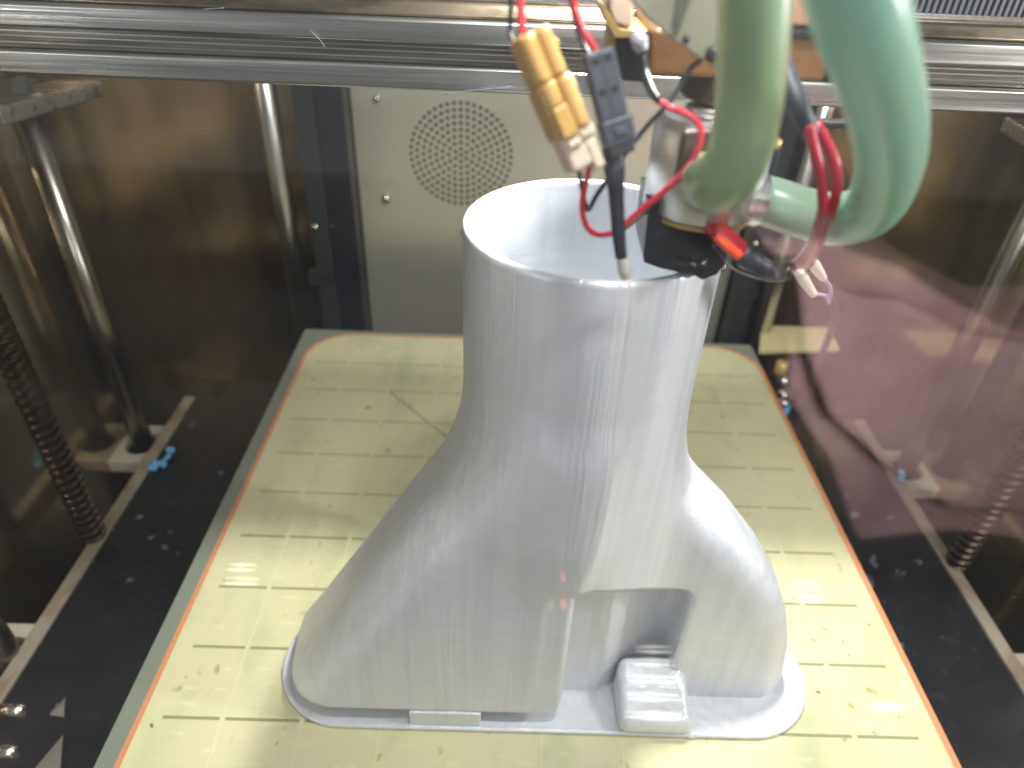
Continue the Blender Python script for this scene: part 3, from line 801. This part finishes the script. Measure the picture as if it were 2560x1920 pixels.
hose('silicone_hose', [(1632, -120, -1.0), (1630, 0, -0.98), (1624, 130, -0.95), (1615, 240, -0.92), (1595, 330, -0.88), (1562, 388, -0.78), (1535, 398, -0.62), (1532, 388, -0.42), (1532, 385, -0.25)], 0.168, M['tube_green'], M['core_green'],
     'olive green translucent hose dropping straight down to the steel cylinder')
hose('silicone_hose', [(1820, -130, -1.75), (1855, 20, -1.65), (1893, 150, -1.45), (1918, 260, -1.2), (1920, 360, -0.9), (1885, 445, -0.55), (1815, 474, -0.25), (1740, 462, -0.05), (1675, 440, 0.08), (1630, 428, 0.12)], 0.170, M['tube_teal'], M['core_teal'],
     'teal translucent hose sweeping down and round into the cylinder side')

# ================================================================== TAN CONNECTOR
def frame_at(pa, pb, toward=None):
    """axes of a part lying from pa to pb: along, across (picture right), outward (to the viewer)"""
    pa, pb = np.array(pa), np.array(pb); al = pb - pa; L = np.linalg.norm(al); al = al / L
    mid = (pa + pb) / 2; ov = CAM - mid if toward is None else np.array(toward, float); ov = ov - al * (ov @ al); ov /= np.linalg.norm(ov)
    ac = np.cross(al, ov); return mid, al, ac, ov, L


ya = -0.55
pa, pb = Ay(1140, 72, ya), Ay(1264, 370, ya - 0.15)
mid, al, ac, ov, L = frame_at(pa, pb)
r_ = pxr(1, mid) * 2           # cells per view pixel
# turn the body about its long axis so that two faces show
th = math.radians(28); ac2 = ac * math.cos(th) + ov * math.sin(th); ov2 = -ac * math.sin(th) + ov * math.cos(th)
if ac2 @ ROT[0] < 0: ac2 = -ac2
if ov2 @ (CAM - mid) < 0: ov2 = -ov2
tc_ = thing('wire_connector', tuple(mid), 'tan and ivory plastic wire connector hanging at a slant, left of the black one', 'connector')


def seg(name, t0, t1, wh, dh, m, off=(0, 0), bev=0.02, parent=None):
    c = pa + al * L * (t0 + t1) / 2 + ac2 * off[0] * r_ + ov2 * off[1] * r_
    return MB().obox(c, al * L * (t1 - t0) / 2, ac2 * wh * r_, ov2 * dh * r_).build(name, m, parent or tc_, bevel=bev)


seg('rear_shell', 0.0, 0.34, 40, 27, M['tan'])
seg('front_shell', 0.335, 0.72, 43, 31, M['tan'])
for k in (0.0, 0.33):
    pass
for o_ in (-20, 20):        # two rounded channels along the viewer's face
    c0 = pa + al * L * 0.01 + ac2 * o_ * r_ + ov2 * 22 * r_; c1 = pa + al * L * 0.33 + ac2 * o_ * r_ + ov2 * 22 * r_
    MB().tube([c0, (c0 + c1) / 2, c1], 18 * r_, 18, 4).build('channel', M['tan'], tc_, smooth=True)
    c0 = pa + al * L * 0.34 + ac2 * o_ * r_ + ov2 * 26 * r_; c1 = pa + al * L * (0.5 if o_ < 0 else 0.71) + ac2 * o_ * r_ + ov2 * 26 * r_
    MB().tube([c0, (c0 + c1) / 2, c1], 19.5 * r_, 18, 4).build('channel', M['tan'], tc_, smooth=True)
seg('latch', 0.50, 0.73, 20, 8, M['tan'], (-20, 40), 0.02)
seg('side_tab', 0.10, 0.16, 8, 12, M['tan'], (48, 0), 0.015)
seg('ivory_rail', 0.36, 0.80, 5, 20, M['ivory'], (47, 0), 0.015)
seg('ivory_plug', 0.69, 0.97, 41, 30, M['ivory'], (2, 0), 0.03)
seg('latch_tooth', 0.745, 0.80, 17, 8, M['ivory'], (-16, 34), 0.015)
seg('ivory_shoulder', 0.68, 0.79, 22, 12, M['ivory'], (22, 30), 0.03)
seg('key_rib', 0.80, 1.02, 14, 14, M['ivory'], (24, 22), 0.02)
cw = thing('wire_pair', tuple(pa), 'red and black wires entering the tan connector from above', 'wires')
MB().tube([Ay(1125, -60, ya + .1), Ay(1124, 10, ya + .1), Ay(1128, 60, ya + .1), Ay(1134, 95, ya + .1)], pxr(18, pa), 12).build('red_wire', M['red'], cw, smooth=True)
MB().tube([Ay(1103, -60, ya + .3), Ay(1103, 30, ya + .3), Ay(1102, 70, ya + .3), Ay(1112, 100, ya + .2)], pxr(12, pa), 12).build('black_wire', M['heatshrink'], cw, smooth=True)

# ================================================================== BLACK CONNECTOR AND THERMISTOR LEAD
yk = -0.45
pa, pb = Ay(1290, 108, yk), Ay(1345, 345, yk - 0.1)
mid, al, ac, ov, L = frame_at(pa, pb)
if ac @ ROT[0] < 0: ac = -ac
th = math.radians(-14); ac2 = ac * math.cos(th) + ov * math.sin(th); ov2 = -ac * math.sin(th) + ov * math.cos(th)
r_ = pxr(1, mid) * 2
bk = thing('wire_connector', tuple(mid), 'black two pin wire connector right of the tan one, with square slots', 'connector')
tc_ = bk
seg('socket', 0.0, 0.62, 33, 20, M['conn'], (0, 0), 0.02)
seg('plug', 0.60, 0.86, 37, 22, M['conn'], (2, 0), 0.02)
seg('rear_collar', 0.84, 0.95, 30, 17, M['blackp'], (1, 0), 0.015)
for t_, o_ in ((0.06, -14), (0.06, 13), (0.33, -14), (0.33, 13)):
    seg('pin_slot', t_, t_ + 0.05, 6.5, 1.4, M['hole'], (o_, 20.8), 0.0)
for o_ in (-1,):
    seg('mould_line', 0.02, 0.58, 1.5, 0.8, M['heatshrink'], (o_, 20.4), 0.0)
seg('latch_slot', 0.645, 0.665, 14, 1.0, M['blackp'], (2, 22.4), 0.003)
seg('latch_arm', 0.68, 0.77, 13, 3.5, M['conn'], (2, 23), 0.01)
seg('latch_hole', 0.775, 0.80, 28, 1.0, M['blackp'], (2, 22.4), 0.003)
bw = thing('wire_pair', tuple(pa), 'red and black wires running down into the black connector', 'wires')
MB().tube([Ay(1225, -60, yk + .2), Ay(1240, 10, yk + .2), Ay(1262, 70, yk + .1), Ay(1295, 125, yk + .05)], pxr(19, pa), 12).build('red_wire', M['darkred'], bw, smooth=True)
MB().tube([Ay(1220, -60, yk + .35), Ay(1245, 50, yk + .3), Ay(1258, 90, yk + .2), Ay(1275, 125, yk + .1)], pxr(14, pa), 12).build('black_wire', M['blackp'], bw, smooth=True)
# heat-shrunk thermistor under the connector
tl = thing('thermistor_lead', tuple(Ay(1340, 560, -0.62)), 'black sleeved thermistor with a glass bead hanging inside the rim', 'sensor')
MB().tube([Ay(1324, 318, -0.5), Ay(1326, 350, -0.52), Ay(1330, 372, -0.54)], [pxr(50, pb), pxr(46, pb), pxr(42, pb)], 20).build('boot', M['blackp'], tl, smooth=True)
MB().tube([Ay(1327, 362, -0.53), Ay(1328, 378, -0.54), Ay(1331, 420, -0.56), Ay(1336, 500, -0.6), Ay(1342, 556, -0.62)], [pxr(48, pb), pxr(44, pb), pxr(34, pb), pxr(31, pb), pxr(27, pb)], 20).build('sleeve', M['heatshrink'], tl, smooth=True)
MB().tube([Ay(1342, 553, -0.62), Ay(1346, 568, -0.625), Ay(1349, 585, -0.63), Ay(1351, 600, -0.63), Ay(1352, 605, -0.63)], [pxr(20, pb), pxr(28, pb), pxr(32, pb), pxr(22, pb), pxr(4, pb)], 20).build('bead', M['bead'], tl, smooth=True)


def wire(name, pts, wpx, m, label, cat='wire', sub=8, flat=None):
    P_ = [Ay(*p) for p in pts]
    o = MB().tube(P_, pxr(wpx, P_[len(P_) // 2]), 12, sub).build(name, m, None, smooth=True)
    return tag(o, label, cat)


wire('red_wire', [(1275, 352, -.6), (1268, 385, -.55), (1260, 420, -.5), (1258, 455, -.45), (1268, 490, -.42), (1292, 507, -.4), (1330, 500, -.4), (1370, 466, -.42), (1420, 425, -.45), (1465, 385, -.48), (1497, 345, -.5), (1514, 300, -.5), (1508, 266, -.48), (1480, 244, -.45), (1450, 234, -.4), (1425, 220, -.38)], 13, M['red'],
     'thin red wire curling from the ivory plug across the cylinder')
wire('blue_black_wire', [(1250, 368, -.6), (1256, 400, -.5), (1264, 440, -.45), (1272, 452, -.4), (1290, 420, -.36), (1318, 380, -.33), (1352, 330, -.32), (1400, 270, -.32), (1440, 228, -.33), (1470, 185, -.3), (1490, 150, -.3), (1515, 128, -.3)], 11, M['heatshrink'],
     'thin blue black wire slanting behind the black connector up to the bracket')
sl = thing('sleeved_wire', tuple(Ay(1395, 150, 0.1)), 'black sleeved wire under the amber plate with a clear glue blob', 'wire')
MB().tube([Ay(1378, 95, .02), Ay(1388, 120, -.02), Ay(1395, 160, -.1), Ay(1408, 195, -.25), Ay(1422, 216, -.36)], [pxr(26, pb), pxr(24, pb), pxr(24, pb), pxr(22, pb), pxr(18, pb)], 14).build('sleeve', M['blackp'], sl, smooth=True)
MB().tube([Ay(1370, 78, 0.0), Ay(1382, 92, -.03), Ay(1390, 112, -.05)], [pxr(30, pb), pxr(40, pb), pxr(22, pb)], 14).build('glue_blob', mat('glue', lin(150, 150, 158), 0.2), sl, smooth=True)
wire('brown_wire', [(1340, 500, 0.05), (1365, 480, 0.05), (1392, 456, 0.08), (1408, 446, 0.15)], 12, M['brownwire'], 'short brown lead leaving the foot of the cylinder leftwards')

# ================================================================== HEATER CABLES
hc = thing('heater_cable', tuple(Ay(1690, 230, -.5)), 'black sleeved cable splitting into a dark red loop beside the green hose', 'cable')
MB().tube([Ay(1680, 120, -.3), Ay(1700, 170, -.4), Ay(1722, 225, -.5), Ay(1742, 268, -.52), Ay(1752, 288, -.52)], [pxr(40, pb), pxr(46, pb), pxr(46, pb), pxr(40, pb), pxr(38, pb)], 18).build('black_sleeve', M['heatshrink'], hc, smooth=True)
MB().tube([Ay(1746, 270, -.55), Ay(1758, 320, -.58), Ay(1770, 370, -.6), Ay(1776, 410, -.6), Ay(1778, 450, -.6), Ay(1768, 490, -.55), Ay(1750, 535, -.45), Ay(1728, 572, -.35)], pxr(24, pb), 14).build('red_wire', M['darkred'], hc, smooth=True)
MB().tube([Ay(1762, 270, -.52), Ay(1785, 310, -.55), Ay(1802, 350, -.58), Ay(1808, 400, -.6), Ay(1798, 450, -.58), Ay(1778, 500, -.52), Ay(1758, 545, -.42), Ay(1738, 574, -.33)], pxr(24, pb), 14).build('red_wire', M['darkred'], hc, smooth=True)
MB().tube([Ay(1780, 468, -.64), Ay(1770, 500, -.6), Ay(1752, 545, -.48), Ay(1728, 578, -.38)], [pxr(36, pb), pxr(38, pb), pxr(44, pb), pxr(48, pb)], 18, flat=(ROT[2], 0.5)).build('clear_sleeve', M['film'], hc, smooth=True)
wire('black_tube', [(1742, 260, .6), (1790, 268, .9), (1840, 264, 1.2), (1890, 258, 1.4)], 20, M['blackp'], 'black tube running right under the gantry behind the teal hose', 'cable')
hs = thing('heater_sleeve', tuple(Ay(1590, 535, -.2)), 'red and orange heater lead with a black band below the cylinder', 'cable')
MB().tube([Ay(1512, 470, -.1), Ay(1545, 495, -.18), Ay(1580, 525, -.22), Ay(1612, 552, -.24)], [pxr(34, pb), pxr(44, pb), pxr(52, pb), pxr(52, pb)], 18, flat=(ROT[2], 0.6)).build('red_sleeve', M['darkred'], hs, smooth=True)
MB().tube([Ay(1545, 510, -.3), Ay(1568, 530, -.32), Ay(1598, 554, -.33)], [pxr(18, pb), pxr(24, pb), pxr(24, pb)], 14).build('orange_lead', M['orange_red'], hs, smooth=True)
MB().tube([Ay(1602, 545, -.25), Ay(1630, 566, -.24), Ay(1665, 585, -.2)], [pxr(56, pb), pxr(54, pb), pxr(46, pb)], 18, flat=(ROT[2], 0.7)).build('black_band', M['heatshrink'], hs, smooth=True)
MB().tube([Ay(1545, 520, -.27), Ay(1600, 562, -.26), Ay(1665, 585, -.22), Ay(1705, 582, -.25), Ay(1745, 555, -.3)], [pxr(30, pb), pxr(60, pb), pxr(56, pb), pxr(42, pb), pxr(30, pb)], 18, flat=(ROT[2], 0.6)).build('clear_film', M['film'], hs, smooth=True)
for i, (a, b, lab) in enumerate((((1726, 590), (1757, 635), 'longer pale ferrule hanging under the red cable loop'), ((1752, 563), (1778, 600), 'upper pale ferrule beside the red cable loop'))):
    fr = thing('wire_ferrule', tuple(Ay(*a, 0.1)), lab, 'ferrule', 'pale ferrules')
    A_, B_ = Ay(*a, 0.1), Ay(*b, 0.3)
    MB().tube([A_, A_ * .7 + B_ * .3, A_ * .35 + B_ * .65, B_], [pxr(22, A_), pxr(25, A_), pxr(22, A_), pxr(18, A_)], 14).build('barrel', M['bearing'], fr, smooth=True)
    end = Ay(1790, 655, 1.2)
    MB().tube([B_, (B_ + end) / 2 + np.array([0.03, 0, 0.03]), end], pxr(9, A_), 8).build('lead', mat('lilac_lead', lin(140, 120, 150), 0.4), fr, smooth=True)

# ================================================================== DOOR AND WHAT IT MIRRORS
DY = -2.6
MB_ = MB().box((XL - 0.2, DY - 0.04, FZ - 1), (XR + 0.2, DY, 12.4)).build('clear_door', M['acrylic'])
tag(MB_, 'clear acrylic door of the printer with faint reflections across the right half', 'door')


def mir(px, py, yy):
    """point on the plane y = yy whose mirror image in the door shows at 2212-view pixel (px, py)"""
    d = ray(px * K, py * K); t = (DY - CAM[1]) / d[1]; p = CAM + t * d
    d2 = d * np.array([1, -1, 1]); t = (yy - p[1]) / d2[1]; return p + t * d2


def drape(name, outline, yy, m, depth, parent, bulge):
    bm = bmesh.new(); vs = [bm.verts.new(tuple(mir(x, y, yy))) for x, y in outline]; fc = bm.faces.new(vs)
    ex = bmesh.ops.extrude_face_region(bm, geom=[fc]); 
    for q in ex['geom']:
        if isinstance(q, bmesh.types.BMVert): q.co.y -= depth
    v = [tuple(q.co) for q in bm.verts]; bm.verts.index_update(); f = [tuple(q.index for q in p.verts) for p in bm.faces]; bm.free()
    return obj(name, v, f, m, parent, bevel=bulge, seg=3)


sh = thing('pink_shirt', tuple(mir(2000, 1000, -17)), 'dusty pink shirt mirrored faintly in the right half of the door', 'shirt')
drape('torso', [(1640, 520), (1665, 560), (1715, 565), (1712, 720), (1690, 850), (1790, 1000), (1850, 1170), (2050, 1150), (2420, 1190), (2420, 720), (2200, 720), (2060, 650), (1950, 580), (1850, 545), (1800, 520)], -17, M['shirt'], 3.0, sh, 0.5)
drape('fold', [(1715, 560), (1850, 640), (1950, 650), (2080, 720), (2420, 780), (2420, 1120), (2050, 1100), (1900, 1000), (1790, 900), (1740, 760)], -16.2, M['shirt'], 0.5, sh, 0.3)

rows = [(1410, 1397, 28), (1410, 1425, 34), (1410, 1462, 40), (1410, 1500, 44), (1410, 1540, 46), (525, 1220, 22), (525, 1250, 26), (1742, 1259, 22), (1745, 1288, 26), (1914, 1521, 30)]  # glowing bars added outside the door to make the glints in it
for i, (px, py, wd) in enumerate(rows):
    p = mir(px, py, -6.5); q = mir(px + wd, py, -6.5); hw = abs(q[0] - p[0]) * 1.4
    lab = ['topmost thin', 'second', 'middle', 'fourth', 'lowest and brightest'][i] + ' light bar mirrored over the lug of the print' if i < 5 else \
        ['upper faint light bar mirrored over the bed left of the print', 'lower faint light bar mirrored over the bed left of the print', 'upper faint light bar mirrored over the bed right of the print',
         'second light bar mirrored over the bed right of the print', 'lowest light bar mirrored near the right edge of the bed'][i - 5]
    o = MB().tube([p - np.array([hw, 0, 0]), p, p + np.array([hw, 0, 0])], [0.004, 0.022, 0.004], 10, 4).build('light_bar', M['lit'], None, smooth=True)
    tag(o, lab, 'lamp', 'light bars mirrored in the door')

M['lit_red'] = emit_mat('lit_red', (1.0, 0.05, 0.06, 1), 5.0)  # red spheres added outside the door to make two reflected dots
for (px, py, rr_, lab) in ((1216, 1298, 0.055, 'lower red indicator light mirrored beside the step of the print'), (1216, 1241, 0.04, 'upper fainter red indicator light mirrored beside the step of the print')):
    p = mir(px, py, -6.5)
    tag(MB().rev(p, [(0.001, -rr_), (rr_ * .7, -rr_ * .7), (rr_, 0), (rr_ * .7, rr_ * .7), (0.001, rr_)], 14).build('indicator_light', M['lit_red'], None, smooth=True), lab, 'light', 'red lights mirrored in the door')
